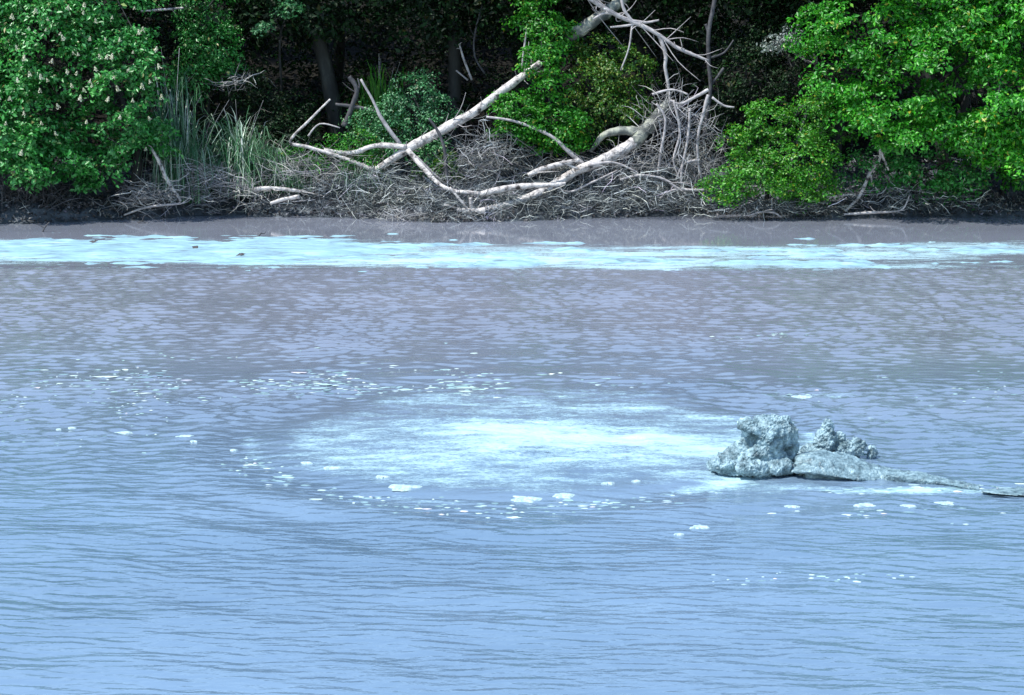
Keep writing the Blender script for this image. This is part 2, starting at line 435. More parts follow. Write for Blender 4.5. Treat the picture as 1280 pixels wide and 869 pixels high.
# floating scum: crust that rises through the water along its own outline
def scum():
    xs = np.arange(-13.5, 13.5, 0.04)
    ys = np.arange(28.5, 38.8, 0.06)
    X, Y, F = grid(xs, ys)
    U, V = proj(X, Y)
    top = np.interp(U, [-100, 0, 60, 200, 420, 560, 700, 900, 1100, 1300], [300, 299, 295, 294, 293, 296, 300, 303, 298, 297])
    bot = np.interp(U, [-100, 0, 180, 300, 420, 540, 700, 850, 1000, 1100, 1300], [330, 329, 333, 338, 336, 340, 332, 331, 336, 332, 331])
    t = (V - top) / (bot - top)
    big = fbm(X * 0.35, Y * 1.3, 4, 41) - 0.5
    str_ = fbm(X * 0.9, Y * 4.5, 4, 44) - 0.5
    fin = fbm(X * 4, Y * 9, 4, 47) - 0.5
    right = sstep(330, 640, U)
    m = 1.5 * np.minimum(t, 1 - t) * (1 - 0.5 * right) + 1.5 * str_ * (0.55 + 0.9 * right) + 0.9 * big * (0.3 + 0.9 * right) + (0.4 + 0.3 * right) * fin - 0.2 - 0.5 * right
    m = np.where((t < -0.35) | (t > 1.2), -1, m)
    fr = np.exp(-((V - bot + 4) / 3.2) ** 2)                      # bright front fringe
    m = m + fr * (0.45 + 0.4 * fin) * sstep(380, 520, U)
    # open mud hole with a raised rim near the front of the left mat
    hx, hy = (U - 245) / 56, (V - 333.0 - 0.03 * (U - 245)) / 4.0
    m = np.where(hx ** 2 + hy ** 2 < 1, -1, m)
    z = np.clip(m, -0.4, 0.55) * 0.09
    z = z + (m > 0.05) * (fin + str_) * 0.02
    z = np.where(m < 0, np.maximum(z, -0.03), z)
    keep = (m[F].max(axis=1) > -0.03)
    F = F[keep]
    us = np.unique(F)
    mp = np.full(len(X), -1); mp[us] = np.arange(len(us))
    o = obj('floating_scum', np.stack([X, Y, z + 0.002], -1)[us], mp[F], M['scum'], smooth=True)
    tag(o, 'pale crust of scum floating in a streaky band near the far shore', 'scum', kind='stuff')
scum()

# ------------------------------------------------------------------ foliage builders
def leaves_geo(p, nrm, L, Wd, rg=rng, droop=0.25):
    n = len(p)
    nrm = nrm / (np.linalg.norm(nrm, axis=1, keepdims=True) + 1e-9)
    r = rg.normal(0, 1, (n, 3)); r[:, 2] -= droop
    a = r - (r * nrm).sum(1, keepdims=True) * nrm
    a /= np.linalg.norm(a, axis=1, keepdims=True) + 1e-9
    b = np.cross(nrm, a)
    L = np.asarray(L)[:, None]; Wd = np.asarray(Wd)[:, None]
    v0 = p - a * L * 0.5
    v1 = p + b * Wd * 0.5 + nrm * Wd * 0.22 - a * L * 0.05
    v2 = p + a * L * 0.5 - nrm * L * 0.10
    v3 = p - b * Wd * 0.5 + nrm * Wd * 0.22 - a * L * 0.05
    V = np.stack([v0, v1, v2, v3], 1).reshape(-1, 3)
    i = np.arange(n)[:, None] * 4
    F = np.concatenate([i + np.array([[0, 1, 2]]), i + np.array([[0, 2, 3]])], 0)
    return V, F

def E(px, py, Y, rw, rh, rd):
    s = FPX / (Y * CP + 0.6)
    return (P(px, py, Y), np.array([rw / s, rd, rh / s]))

def unit(n, rg=rng):
    v = rg.normal(0, 1, (n, 3))
    return v / np.linalg.norm(v, axis=1, keepdims=True)

def crown_pts(ells, ncl, front=0.75, rin=0.45, stray=0.08):
    w = np.array([(e[1][0] * e[1][2]) ** 0.9 for e in ells]); w /= w.sum()
    k = rng.choice(len(ells), ncl, p=w)
    d = unit(ncl)
    flip = (d[:, 1] > 0) & (rng.random(ncl) < front)
    d[flip, 1] *= -1
    rad = rin + (1 - rin) * rng.random(ncl) ** 0.6
    rad = np.where(rng.random(ncl) < stray, rad * 1.22, rad)
    c = np.array([e[0] for e in ells])[k]; rr = np.array([e[1] for e in ells])[k]
    return c + d * rr * rad[:, None], d

def clump_leaves(c, d, cr, per, L, asp=0.5, up=0.55, jit=0.55, flat=0.55):
    n = len(c)
    crs = cr * rng.uniform(0.6, 1.4, n)
    cnt = np.maximum((per * (crs / cr) ** 2 * rng.uniform(0.6, 1.3, n)).astype(int), 4)
    k = np.repeat(np.arange(n), cnt)
    q = unit(len(k))
    q[:, 2] = np.where(rng.random(len(k)) < 0.6, np.abs(q[:, 2]), q[:, 2])
    rad = rng.random(len(k)) ** 0.45
    off = q * rad[:, None] * crs[k][:, None]
    # every clump is a spray tilted its own way: flattened, hanging at the outside
    off[:, 2] *= flat
    tilt = rng.normal(0, 0.35, (n, 2))
    off[:, 2] += (off[:, :2] * (tilt[k] - 0.28 * d[k][:, :2])).sum(1)
    p = c[k] + off
    nr = 0.5 * q + 0.4 * d[k] + np.array([0, 0, up]) + rng.normal(0, jit, (len(k), 3))
    Ls = L * rng.uniform(0.6, 1.35, len(k))
    return leaves_geo(p, nr, Ls, Ls * asp * rng.uniform(0.8, 1.2, len(k)))

def wig(a, b, n=4, j=0.06):
    a, b = np.asarray(a, float), np.asarray(b, float)
    t = np.linspace(0, 1, n)[:, None]
    p = a + (b - a) * t
    l = np.linalg.norm(b - a)
    p[1:-1] += rng.normal(0, j * l, (n - 2, 3))
    return p

def tree(name, label, cat, base, stems, ells, ncl, cr, per, L, mat, bark='bark', asp=0.5, nbr=14, group=None, front=0.75, rin=0.45, flat=0.55, up=0.55):
    """stems: list of (points, radii); the limbs leave the stems for the leaf clumps."""
    t = thing(name, label, cat, base, group)
    for pts, rad in stems:
        V, F = tube(pts, rad, 8, 4, 0.06)
        obj('trunk', V, F, M[bark], t, True)
    c, d = crown_pts(ells, ncl, front, rin)
    B = Buf()
    sp = [np.array(s[0]) for s in stems]
    for i in rng.choice(ncl, min(nbr, ncl), replace=False):
        s = sp[rng.integers(len(sp))]
        a = s[rng.integers(max(1, len(s) // 2), len(s))]
        p = wig(a, c[i], 5, 0.05); p[2, 2] += 0.08 * np.linalg.norm(c[i] - a)
        r0 = 0.012 + 0.010 * np.linalg.norm(c[i] - a)
        B.add(*tube(p, np.linspace(r0, 0.006, 5), 5, 2))
    V, F = B.out()
    tag(obj('branches', V, F, M[bark], t, True), kind='stuff')
    V, F = clump_leaves(c, d, cr, per, L, asp, up=up, flat=flat)
    tag(obj('crown', V, F, M[mat], t), kind='stuff')
    return t, c, d

def gz(px_x, y):                              # ground point below an x position
    x = P(px_x, 200, y)[0]
    return np.array([x, y, float(bank_z(np.array([x]), np.array([y]))[0])])

# --- flowering tree, left
b = gz(165, 40.6)
stems = [([b + (-.05, 0, -.1), P(166, 235, 40.7), P(172, 195, 40.8), P(150, 120, 41.2), P(120, 40, 41.4), P(100, -60, 41.6)], [.11, .10, .09, .08, .06, .03]),
         ([b + (.0, 0, -.1), P(150, 236, 40.5), P(135, 212, 40.5), P(90, 150, 40.8), P(40, 90, 41.0), P(20, 20, 41.0)], [.09, .085, .08, .06, .05, .03])]
ell = [E(60, 60, 40.8, 105, 95, 1.5), E(150, 120, 40.4, 70, 85, 1.2), E(20, 150, 40.2, 70, 80, 1.2), E(90, 185, 40.6, 60, 55, .9), E(120, 10, 41.2, 75, 60, 1.2), E(60, -70, 41.6, 110, 75, 1.6), E(-40, 40, 41, 90, 110, 1.6), E(180, 175, 40.6, 32, 32, .5), E(50, 190, 39.7, 75, 45, .8), E(110, 205, 40.1, 40, 32, .6), E(-60, 150, 40, 80, 80, 1.4)]
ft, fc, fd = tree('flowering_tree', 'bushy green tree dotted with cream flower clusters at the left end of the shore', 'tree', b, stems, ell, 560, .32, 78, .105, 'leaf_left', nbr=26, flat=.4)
# flower clusters
def flower_mesh():
    n = 46
    q = unit(n); q[:, 2] = np.abs(q[:, 2])
    h = rng.random(n)
    p = np.stack([q[:, 0] * .075 * (1.1 - h), q[:, 1] * .075 * (1.1 - h), h * .17], -1)
    V, F = leaves_geo(p, q + np.array([0, 0, .3]), np.full(n, .05), np.full(n, .042))
    return mesh_np('flower_cluster', V, F, M['flower'])
fmeshes = [flower_mesh() for _ in range(4)]
FP = [(45, 13), (35, 33), (57, 35), (60, 22), (75, 40), (80, 46), (92, 64), (120, 25), (125, 68), (133, 70), (132, 47), (112, 47), (150, 48), (174, 40), (178, 36), (166, 63), (98, 66), (52, 95), (60, 98), (112, 100), (115, 105), (105, 110), (100, 122), (134, 123), (166, 124), (188, 146), (178, 107), (73, 131), (50, 112), (38, 92), (0, 121), (12, 122), (7, 152), (52, 152), (188, 100), (196, 96), (200, 82), (104, 14), (105, 5), (168, 8), (22, 58), (30, 72), (142, 95), (85, 88), (140, 20), (26, 190), (182, 184), (95, 90), (15, 20), (160, 85), (148, 110), (64, 75), (22, 100), (84, 8), (120, 85), (150, 145), (108, 150), (70, 165), (30, 140), (202, 120), (195, 60), (140, 70), (90, 105)]
front_y = {}
for (px, py) in FP:
    # nearest clump around the line of sight carries the flower on its outside
    u, v = proj(fc[:, 0], fc[:, 1], fc[:, 2])
    near = np.hypot(u - px, v - py) < 22
    yy = (fc[near, 1].min() if near.any() else 40.2) - 0.34
    o = bpy.data.objects.new('flower_cluster', fmeshes[random.randrange(4)])
    col.objects.link(o)
    o.parent = ft
    o.location = Vector(P(px, py + 4, yy)) - ft.location
    o.rotation_euler = (random.uniform(-.5, .3), random.uniform(-.5, .5), random.uniform(0, 6))
    o.scale = [random.uniform(.35, .7)] * 3

# --- right-hand trees
b = gz(1180, 42.2)
stems = [([b - (0, 0, .1), P(1180, 200, 42.2), P(1165, 120, 42.2), P(1150, 30, 42.3), P(1150, -80, 42.5)], [.16, .14, .12, .09, .04]),
         ([P(1180, 190, 42.2), P(1215, 110, 42), P(1250, 20, 42)], [.10, .08, .04])]
ell = [E(1100, 40, 40.8, 85, 50, 1.3), E(1060, 100, 40.6, 60, 32, 1.0), E(1180, 70, 40.2, 95, 55, 1.4), E(1255, 120, 39.9, 70, 50, 1.3), E(1120, 135, 40.2, 80, 32, 1.0), E(1200, 10, 40.6, 100, 50, 1.5), E(1150, -60, 41, 130, 70, 1.8), E(1290, 20, 40.4, 70, 80, 1.4), E(1290, -60, 41, 90, 70, 1.6), E(1215, 165, 39.8, 75, 28, .9), E(1020, 40, 41.2, 30, 30, .7), E(1130, 165, 39.8, 60, 22, .8), E(1280, 195, 39.6, 60, 30, .8)]
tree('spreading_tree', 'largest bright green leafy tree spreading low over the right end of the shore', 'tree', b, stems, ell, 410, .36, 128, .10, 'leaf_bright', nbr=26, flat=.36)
b = gz(960, 41.0)
ell = [E(908, 236, 40.2, 34, 16, .5), E(950, 218, 40.3, 52, 30, .8), E(1000, 195, 40.5, 48, 40, .9), E(960, 152, 40.9, 36, 26, .7), E(1022, 145, 40.8, 40, 40, .8), E(925, 180, 40.9, 30, 24, .5), E(1005, 235, 40.4, 40, 20, .6)]
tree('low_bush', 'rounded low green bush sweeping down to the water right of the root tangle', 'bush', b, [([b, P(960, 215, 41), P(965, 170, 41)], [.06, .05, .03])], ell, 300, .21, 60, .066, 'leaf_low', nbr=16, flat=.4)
b = gz(1120, 41.4)
ell = [E(1090, 215, 41.2, 60, 32, .7), E(1160, 215, 41.0, 60, 32, .8), E(1200, 225, 41.0, 40, 22, .7)]
tree('shade_bush', 'sparse dim bush in the shade under the right-hand tree', 'bush', b, [([b, P(1120, 225, 41.4), P(1125, 200, 41.4)], [.05, .04, .02])], ell, 110, .24, 36, .085, 'leaf_left', nbr=16)
b = gz(1255, 41.6)
ell = [E(1250, 190, 41.2, 60, 32, .8), E(1290, 215, 41.2, 50, 30, .8), E(1215, 165, 41.2, 40, 24, .6)]
tree('shade_bush', 'dim green bush at the right edge below the overhanging branches', 'bush', b, [([b, P(1255, 225, 41.6), P(1260, 185, 41.5)], [.05, .04, .02])], ell, 120, .26, 40, .09, 'leaf_bright', nbr=14)
b = gz(930, 42.8)
ell = [E(930, 100, 42.6, 50, 40, .8), E(955, 60, 42.8, 35, 25, .7), E(915, 150, 42.4, 35, 25, .6), E(1000, 110, 42.3, 40, 35, .7)]
tree('sapling', 'dull green sapling behind the slender bare trunk', 'tree', b, [([b, P(928, 170, 42.8), P(935, 60, 42.8)], [.05, .04, .02])], ell, 190, .24, 40, .08, 'leaf_shaded', nbr=14)

# --- centre shrubs
b = gz(690, 42.6)
ell = [E(675, 30, 42.2, 34, 35, .5), E(676, 75, 41.3, 28, 25, .4), E(690, 110, 41.5, 32, 22, .5), E(690, 55, 42.3, 25, 40, .5), E(668, -30, 42.4, 32, 40, .6)]
tree('sapling', 'tall narrow bright green sapling between the two broken logs', 'tree', b, [([b, P(690, 150, 42.5), P(682, 80, 42.4), P(672, 0, 42.4)], [.05, .045, .035, .02])], ell, 165, .22, 46, .08, 'leaf_fresh', nbr=16, flat=.4)
b = gz(665, 41.9)
ell = [E(645, 135, 41.5, 36, 22, .5), E(690, 150, 41.4, 45, 22, .6), E(650, 160, 41.5, 40, 18, .5), E(700, 175, 41.5, 40, 18, .5)]
tree('shrub', 'fresh green shrub just right of the end of the pale leaning log', 'shrub', b, [([b, P(668, 180, 41.8), P(672, 150, 41.6)], [.04, .03, .02])], ell, 190, .2, 44, .075, 'leaf_fresh', nbr=14, flat=.4)
b = gz(755, 42.4)
ell = [E(745, 105, 42.2, 45, 30, .6), E(775, 90, 42.3, 45, 30, .6), E(760, 140, 42.0, 45, 28, .6), E(735, 165, 41.9, 40, 22, .5), E(790, 130, 42.2, 30, 25, .5), E(745, 60, 42.6, 35, 20, .5)]
tree('shrub', 'yellowish green loose shrub behind the forked grey log', 'shrub', b, [([b, P(758, 160, 42.3), P(762, 100, 42.3)], [.05, .04, .02])], ell, 230, .2, 34, .07, 'leaf_yellow', nbr=18)
b = gz(520, 42.4)
ell = [E(515, 115, 42.2, 40, 25, .5), E(495, 150, 42.0, 50, 30, .5), E(455, 150, 42.2, 26, 20, .4), E(505, 185, 41.8, 45, 18, .4), E(545, 150, 42.2, 25, 35, .5), E(475, 175, 41.9, 40, 22, .5), E(540, 200, 41.7, 35, 25, .4)]
tree('shrub', 'mud-splashed grey green shrub behind the pale leaning log', 'shrub', b, [([b, P(520, 165, 42.3), P(515, 120, 42.2)], [.04, .035, .02])], ell, 230, .2, 38, .062, 'leaf_muddy', nbr=24)
b = gz(445, 41.6)
ell = [E(440, 180, 41.5, 35, 16, .4), E(420, 200, 41.4, 35, 16, .4), E(460, 200, 41.4, 25, 12, .3), E(375, 195, 41.5, 26, 12, .3)]
tree('shrub', 'small green undergrowth shrub left of the pale leaning log', 'shrub', b, [([b, P(440, 200, 41.6), P(440, 185, 41.5)], [.03, .02, .015])], ell, 80, .16, 30, .06, 'leaf_fresh', nbr=10)
b = gz(565, 41.5)
ell = [E(560, 212, 41.3, 22, 22, .3), E(535, 222, 41.3, 20, 14, .3)]
tree('shrub', 'small leafy shrub in the gap under the pale leaning log', 'shrub', b, [([b, P(562, 220, 41.4), P(560, 205, 41.4)], [.02, .02, .012])], ell, 40, .16, 30, .06, 'leaf_yellow', nbr=8)

# --- left-middle shrubs behind
b = gz(260, 43.0)
ell = [E(265, 60, 42.8, 38, 38, .7), E(240, 95, 42.8, 30, 30, .6), E(285, 95, 42.8, 24, 24, .5), E(255, 20, 43, 40, 30, .7)]
tree('shrub', 'dark green shrub behind and right of the flowering tree', 'shrub', b, [([b, P(260, 150, 43), P(262, 80, 43)], [.05, .04, .02])], ell, 190, .22, 46, .075, 'leaf_left', nbr=14)
b = gz(345, 42.9)
ell = [E(345, 150, 42.6, 45, 35, .6), E(315, 110, 42.8, 30, 30, .6), E(370, 165, 42.5, 30, 25, .5)]
tree('shrub', 'very dark shrub in the shade between tussock and leaning log', 'shrub', b, [([b, P(345, 190, 42.9), P(345, 150, 42.8)], [.04, .03, .02])], ell, 150, .22, 44, .07, 'leaf_shaded', nbr=14)
b = gz(355, 43.6)
ell = [E(362, 12, 42.4, 16, 9, .3), E(330, 35, 42.4, 10, 5, .2)]
tree('sapling', 'slim sapling with two small bright leaf sprays against the dark forest', 'tree', b, [([b, P(352, 120, 43.4), P(350, 50, 43.1), P(360, 14, 42.6)], [.035, .03, .025, .012]), ([P(350, 50, 43.1), P(340, 42, 42.7), P(330, 36, 42.4)], [.015, .012, .008])], ell, 26, .16, 26, .08, 'leaf_muddy', nbr=8)

# --- background trees (trunks seen in the dark, crowns closing overhead)
def back_tree(px, py0, lean, Y, r, label, hgt=6.6, cw=2.6, bark='bark', nl=1.0):
    b = gz(px, Y)
    p1 = b + np.array([lean * .3 + rng.normal(0, .12), 0, (hgt - b[2]) * .3]); p2 = b + np.array([lean, .1, (hgt - b[2]) * .62]); p3 = b + np.array([lean * 1.2, .2, hgt - b[2]])
    c = p3.copy()
    ells = [(c + (0, -.6, -.3), np.array([cw, cw, 1.5])), (c + (-cw * .55, -.9, -1.5), np.array([cw * .7, cw * .8, 1.1])), (c + (cw * .6, -.7, -1.3), np.array([cw * .7, cw * .8, 1.1])), (c + (0, .4, .9), np.array([cw * .7, cw * .7, .9])), (c + (0, -.6, -2.6), np.array([cw * .9, cw * .5, .9]))]
    tree('forest_tree', label, 'tree', b, [([b - (0, 0, .1), p1, p2, p3], [r, r * .85, r * .7, r * .3])], ells, int(230 * nl), .55, 52, .14, 'leaf_shaded', bark, nbr=16, group='forest trees behind the bank', front=.5, rin=.2)

for a in [(40, 0, .3, 44.2, .15, 'forest tree hidden behind the flowering tree, at the far left'),
          (300, 0, -.2, 45.2, .14, 'dark forest tree behind the tussock, left of the leaning trunk'),
          (430, 0, -.7, 43.9, .20, 'leaning dark forest tree behind the bright grass clump, its trunk bent left'),
          (562, 0, .1, 44.0, .17, 'dark grey-green forest trunk standing behind the mud-splashed shrub'),
          (640, 0, .3, 45.6, .13, 'dark forest tree deep behind the tall narrow sapling'),
          (800, 0, -.2, 45.4, .15, 'dark forest tree behind the yellowish shrub'),
          (935, 0, .1, 44.6, .10, 'thin dark forest tree right of the slender bare trunk'),
          (1040, 0, .2, 44.4, .15, 'forest tree behind the left side of the largest right-hand tree'),
          (1240, 0, -.1, 44.6, .16, 'forest tree hidden behind the right-hand tree, at the far right')]:
    back_tree(*a)
for x, y, lb in ((-300, 44, 'forest tree left of the view'), (-150, 48, 'forest tree far back beyond the left edge'), (180, 48.5, 'forest tree far back, left of centre'), (420, 49, 'forest tree far back behind the leaning dark trunk'), (700, 48.5, 'forest tree far back behind the centre shrubs'), (960, 48.5, 'forest tree far back behind the sapling'), (1200, 49, 'forest tree far back on the right'), (1430, 44, 'forest tree right of the view'), (1480, 48, 'forest tree far back beyond the right edge'), (60, 53, 'forest tree on the slope, far left'), (330, 54, 'forest tree on the slope, left'), (600, 53.5, 'forest tree on the slope, centre'), (860, 54, 'forest tree on the slope, right of centre'), (1130, 53.5, 'forest tree on the slope, right')):
    back_tree(x, 0, 0, y,   .15, lb, 7.4, 3.0, nl=.8)
# far wood closing the view
n_ = 3300
xs_ = rng.uniform(-24, 24, n_); ys_ = 44.0 + 13 * rng.random(n_) ** 1.5
zb_ = bank_z(xs_, ys_)
c = np.stack([xs_, ys_, zb_ + rng.uniform(.0, 5.2, n_)], -1)
V, F = clump_leaves(c, unit(n_), .65, 44, .13, .5)
tag(obj('far_undergrowth', V, F, M['leaf_shaded']), 'dark mass of undergrowth filling the shaded forest behind the bank', 'undergrowth', kind='stuff')

# ------------------------------------------------------------------ tussocks and grass
def blades(base, n, h, spread, w, lean=(0, 0), stiff=.7):
    t = np.linspace(0, 1, 6)
    an = rng.uniform(0, 2 * math.pi, n)
    hh = h * rng.uniform(.55, 1.15, n); sp = spread * rng.uniform(.3, 1.2, n)
    drop = rng.uniform(.1, 1.0, n)
    b0 = np.asarray(base) + np.stack([rng.normal(0, .2, n), rng.normal(0, .2, n), np.zeros(n)], -1)
    dirx, diry = np.cos(an) * sp + lean[0], np.sin(an) * sp + lean[1]
    tt = t[None, :]
    x = b0[:, :1] + dirx[:, None] * tt ** 1.7
    y = b0[:, 1:2] + diry[:, None] * tt ** 1.7
    z = b0[:, 2:] + hh[:, None] * (tt * (1 + stiff) - (stiff + drop[:, None]) * tt ** 2.6)
    c = np.stack([x, y, z], -1)
    s = np.stack([-np.sin(an), np.cos(an), np.zeros(n)], -1)[:, None, :] * (w * (1 - .85 * t))[None, :, None]
    L_, R_ = c - s, c + s
    V = np.stack([L_, R_], 2).reshape(-1, 3)
    i = (np.arange(n)[:, None] * 12 + np.arange(5)[None] * 2).reshape(-1, 1)
    return V, i + np.array([[0, 1, 3, 2]])

def tussock(px, py, Y, n, h, spread, label, mat='grass', lean=(0, 0), w=.017):
    n = int(n * .6)
    b = P(px, py, Y)
    g = float(bank_z(b[:1], b[1:2])[0])
    h += b[2] - g; b[2] = g; spread *= 1.5
    V, F = blades(b, n, h, spread, w, lean)
    t = thing('grass_tussock', label, 'grass', b, 'grass tussocks on the bank')
    tag(obj('blade_tuft', V, F, M[mat], t), kind='stuff')
    B = Buf()
    for k in range(max(5, n // 60)):
        e = b + np.array([rng.normal(0, spread * .6) + lean[0], rng.normal(0, spread * .4) + lean[1], h * rng.uniform(.7, 1.1)])
        B.add(*tube(np.stack([b, (b + e) / 2 + (0, 0, h * .15), e]), [.008, .006, .003], 4, 3))
    V, F = B.out()
    tag(obj('dry_stalks', V, F, M['twig_pale'], t), kind='stuff')

tussock(300, 215, 41.7, 620, 1.35, .8, 'large grey green tussock arching over the bank right of the flowering tree', lean=(-.1, -.2))
tussock(325, 222, 41.9, 380, 1.1, .7, 'drooping tussock half shaded at the edge of the dark gap', lean=(.25, -.2))
tussock(235, 200, 41.2, 300, 1.1, .6, 'thin tussock just right of the flowering tree stems', lean=(.15, -.1))
tussock(215, 130, 41.4, 300, 1.0, .7, 'silvery long-bladed tussock showing out of the right side of the flowering tree', lean=(-.05, -.2))
tussock(474, 128, 43.4, 620, .95, .42, 'bright green upright grass clump above the mud-splashed shrub', 'grass_fresh')
tussock(455, 215, 41.2, 160, .5, .5, 'short green tussock at the foot of the pale leaning log', 'grass', w=.009)
tussock(365, 215, 41.6, 200, .55, .55, 'short pale tussock left of the leaning log foot', 'grass', w=.009)

# ------------------------------------------------------------------ fallen wood
def px_path(pts, Y):
    """[(px, py, radius in px, optional dY)]"""
    return np.array([P(p[0], p[1], Y + (p[3] if len(p) > 3 else 0)) for p in pts]), np.array([.82 * p[2] / (FPX / (Y + .5)) for p in pts])

def limb(pts, Y, mat, parent, name='branch', n=8, rough=.07):
    p, r = px_path(pts, Y)
    V, F = tube(p + rng.normal(0, .09, p.shape) * r[:, None], r * rng.uniform(.9, 1.1, len(r)), n, 5, rough * 1.3)
    return obj(name, V, F, M[mat], parent, True)

def twiggy(pts, Y, k, ln, mat, parent, name='twigs'):
    p, r = px_path(pts, Y)
    p, _ = smooth_path(p, r, 5)
    B = Buf()
    for i in range(k):
        j = rng.integers(1, len(p))
        t = p[j] - p[j - 1]; t /= np.linalg.norm(t) + 1e-9
        d = t * .5 + unit(1)[0] * .8; d[2] += .1
        e = p[j] + d * ln * (.25 + 1.5 * rng.random() ** 2.2)
        m = (p[j] + e) / 2 + unit(1)[0] * ln * .12
        B.add(*tube(np.stack([p[j], m, e]), [.012, .009, .004], 4, 3))
    V, F = B.out()
    tag(obj(name, V, F, M[mat], parent, True), kind='stuff')

# pale leaning log with its branches
base = P(465, 216, 41.2)
t = thing('fallen_log', 'long pale fallen log leaning up to the right from the mud bank, stripped of bark', 'log', base)
lp = [(446, 229, 3), (480, 206, 5), (515, 184, 6.6), (540, 171, 7), (565, 156, 7), (588, 142, 6.6), (612, 126, 6.4, .15), (640, 105, 6, .3), (656, 93, 5.8, .35), (676, 78, 5.5, .4)]
limb(lp, 41.2, 'log', t, 'trunk', 12, .05)
limb([(508, 184, 4.5), (470, 182, 3.5), (440, 191, 3.5), (405, 187, 2)], 41.15, 'log', t)
limb([(500, 180, 3.5), (478, 150, 3), (466, 125, 2.2), (451, 99, 1.6)], 41.2, 'branch', t)
limb([(468, 213, 3.5), (430, 198, 2.8), (385, 184, 2.5), (363, 177, 2.5), (385, 152, 2), (413, 124, 1.4)], 41.1, 'log', t)
limb([(385, 170, 1.4), (400, 155, 1.2), (425, 160, .9)], 41.1, 'branch', t)
limb([(510, 188, 4.5), (530, 211, 3.8, -.3), (552, 232, 3.4, -.6), (575, 240, 2.8, -.8)], 41.0, 'log', t)
limb([(520, 196, 2.5), (545, 220, 2.2), (562, 234, 1.8)], 40.95, 'branch', t)
limb([(536, 148, 1.6), (548, 165, 2.4), (556, 190, 2.6), (560, 245, 3)], 40.9, 'branch_dark', t, 'dead_stem')
twiggy(lp, 41.2, 34, .6, 'branch', t)
# upper broken log
base = P(712, 46, 42.6)
t = thing('broken_log', 'short mossy broken log with a dark hollow end, high above the centre shrubs', 'log', base)
lp = [(707, 49, 10), (725, 38, 10), (745, 25, 9), (762, 12, 8, .2), (790, -12, 7, .5)]
limb(lp, 42.4, 'log_mossy', t, 'trunk', 12, .07)
p, r = px_path([(705, 50.5, 5.5), (710, 47, 5)], 42.38)
V, F = tube(p, r, 10, 1)
obj('hollow_shade', V, F, M['branch_dark'], t)  # solid dark plug standing for the shade inside the hollow
twiggy(lp, 42.4, 8, .5, 'branch', t)
# forked grey log by the water
base = P(700, 232, 41.0)
t = thing('forked_log', 'crooked pale grey log curving from the waterline up to a mossy fork', 'log', base)
lp = [(574, 267, 4, -.9), (610, 262, 5, -.8), (632, 256, 5.5, -.7), (665, 246, 6, -.4), (692, 232, 6.5), (722, 213, 7), (748, 204, 8), (775, 190, 8.5, .2), (796, 176, 9, .4)]
limb(lp, 40.9, 'log', t, 'trunk', 12, .07)
limb([(790, 182, 9), (806, 165, 10), (818, 150, 8, .2), (835, 128, 6, .5)], 41.3, 'log_mossy', t, 'mossy_limb', 10)
limb([(804, 166, 8), (778, 164, 7), (757, 169, 5.5), (745, 180, 4), (738, 190, 2.5)], 41.35, 'log_mossy', t, 'arched_limb', 9)
limb([(692, 232, 3), (712, 240, 2), (740, 228, 1.6), (772, 213, 1.2)], 40.8, 'branch', t)
limb([(735, 207, 3), (765, 203, 1.6), (790, 212, 1.4), (798, 217, 1)], 40.8, 'branch', t)
twiggy(lp, 40.9, 16, .4, 'twig_pale', t)

def stick(label, parts, Y, mat='branch', name='dead_branch', tw=6, tl=.3, cat='branch', group='dead branches on the bank'):
    b = P(parts[0][0][0], parts[0][0][1], Y)
    t = thing(name, label, cat, b, group)
    for i, pp in enumerate(parts):
        limb(pp, Y, mat, t, 'stem' if i == 0 else 'branch', 7)
    if tw:
        twiggy(parts[0], Y, tw, tl, mat, t)
    return t

stick('thin dark branch bending down from the fresh shrub toward the forked log', [[(608, 146, 1.8), (640, 151, 2), (672, 162, 2.5), (694, 174, 3), (712, 191, 3), (733, 208, 2.5)]], 41.0, 'branch')
stick('pale branch lying flat left of the forked log, its end near the dark stem', [[(600, 244, 5), (625, 237, 5), (655, 233, 4.5), (690, 231, 4), (707, 229, 2.5)], [(575, 240, 3), (600, 243, 4)]], 40.15, 'log')
stick('curved pale branch lying on the bank above the flat one', [[(660, 219, 3.5), (680, 210, 4), (705, 204, 4), (724, 200, 2.5)], [(705, 204, 2), (722, 211, 1.8)]], 40.7, 'log')
stick('short pale branch stub at the waterline below the dark stem', [[(572, 262, 2.5), (590, 265, 5), (607, 264, 5.5)], [(585, 262, 2), (575, 250, 2.2), (562, 234, 2)], [(590, 264, 2.5), (588, 247, 3)], [(575, 262, 2), (555, 256, 1.4)]], 39.9, 'log')
stick('pale crooked branch lying on the bank below the tussocks', [[(318, 237, 3.5), (340, 235, 3.2), (370, 238, 2.5), (376, 240, 1.5)]], 40.6, 'log')
stick('short thick pale stub below the crooked branch', [[(338, 254, 2.2), (352, 250, 3), (374, 246, 3.5)]], 40.35, 'log', tw=2)
stick('long pale prop stick leaning left beside the flowering tree stems', [[(226, 252, 2.2), (210, 226, 3), (199, 203, 3), (189, 185, 2)]], 40.3, 'log')
stick('pale twig jutting out of the dark forest above the flowering tree', [[(176, 14, 1.5), (200, 12, 2), (237, 9, 1.2)]], 41.8, 'log', tw=3)
stick('slim stick lying on the mud at the foot of the prop stick', [[(155, 269, 1.5), (185, 259, 1.8), (226, 255, 1.5)]], 40.1, 'branch', tw=4)
stick('forked pale dead branch standing in the shade under the right-hand tree', [[(1056, 264, 2), (1074, 246, 2.8), (1088, 215, 2.8), (1100, 198, 2.2), (1098, 181, 1.6)], [(1098, 182, 2), (1105, 200, 2), (1111, 213, 1.4)], [(1088, 218, 2), (1091, 230, 1.6), (1099, 240, 1)]], 40.6, 'log')
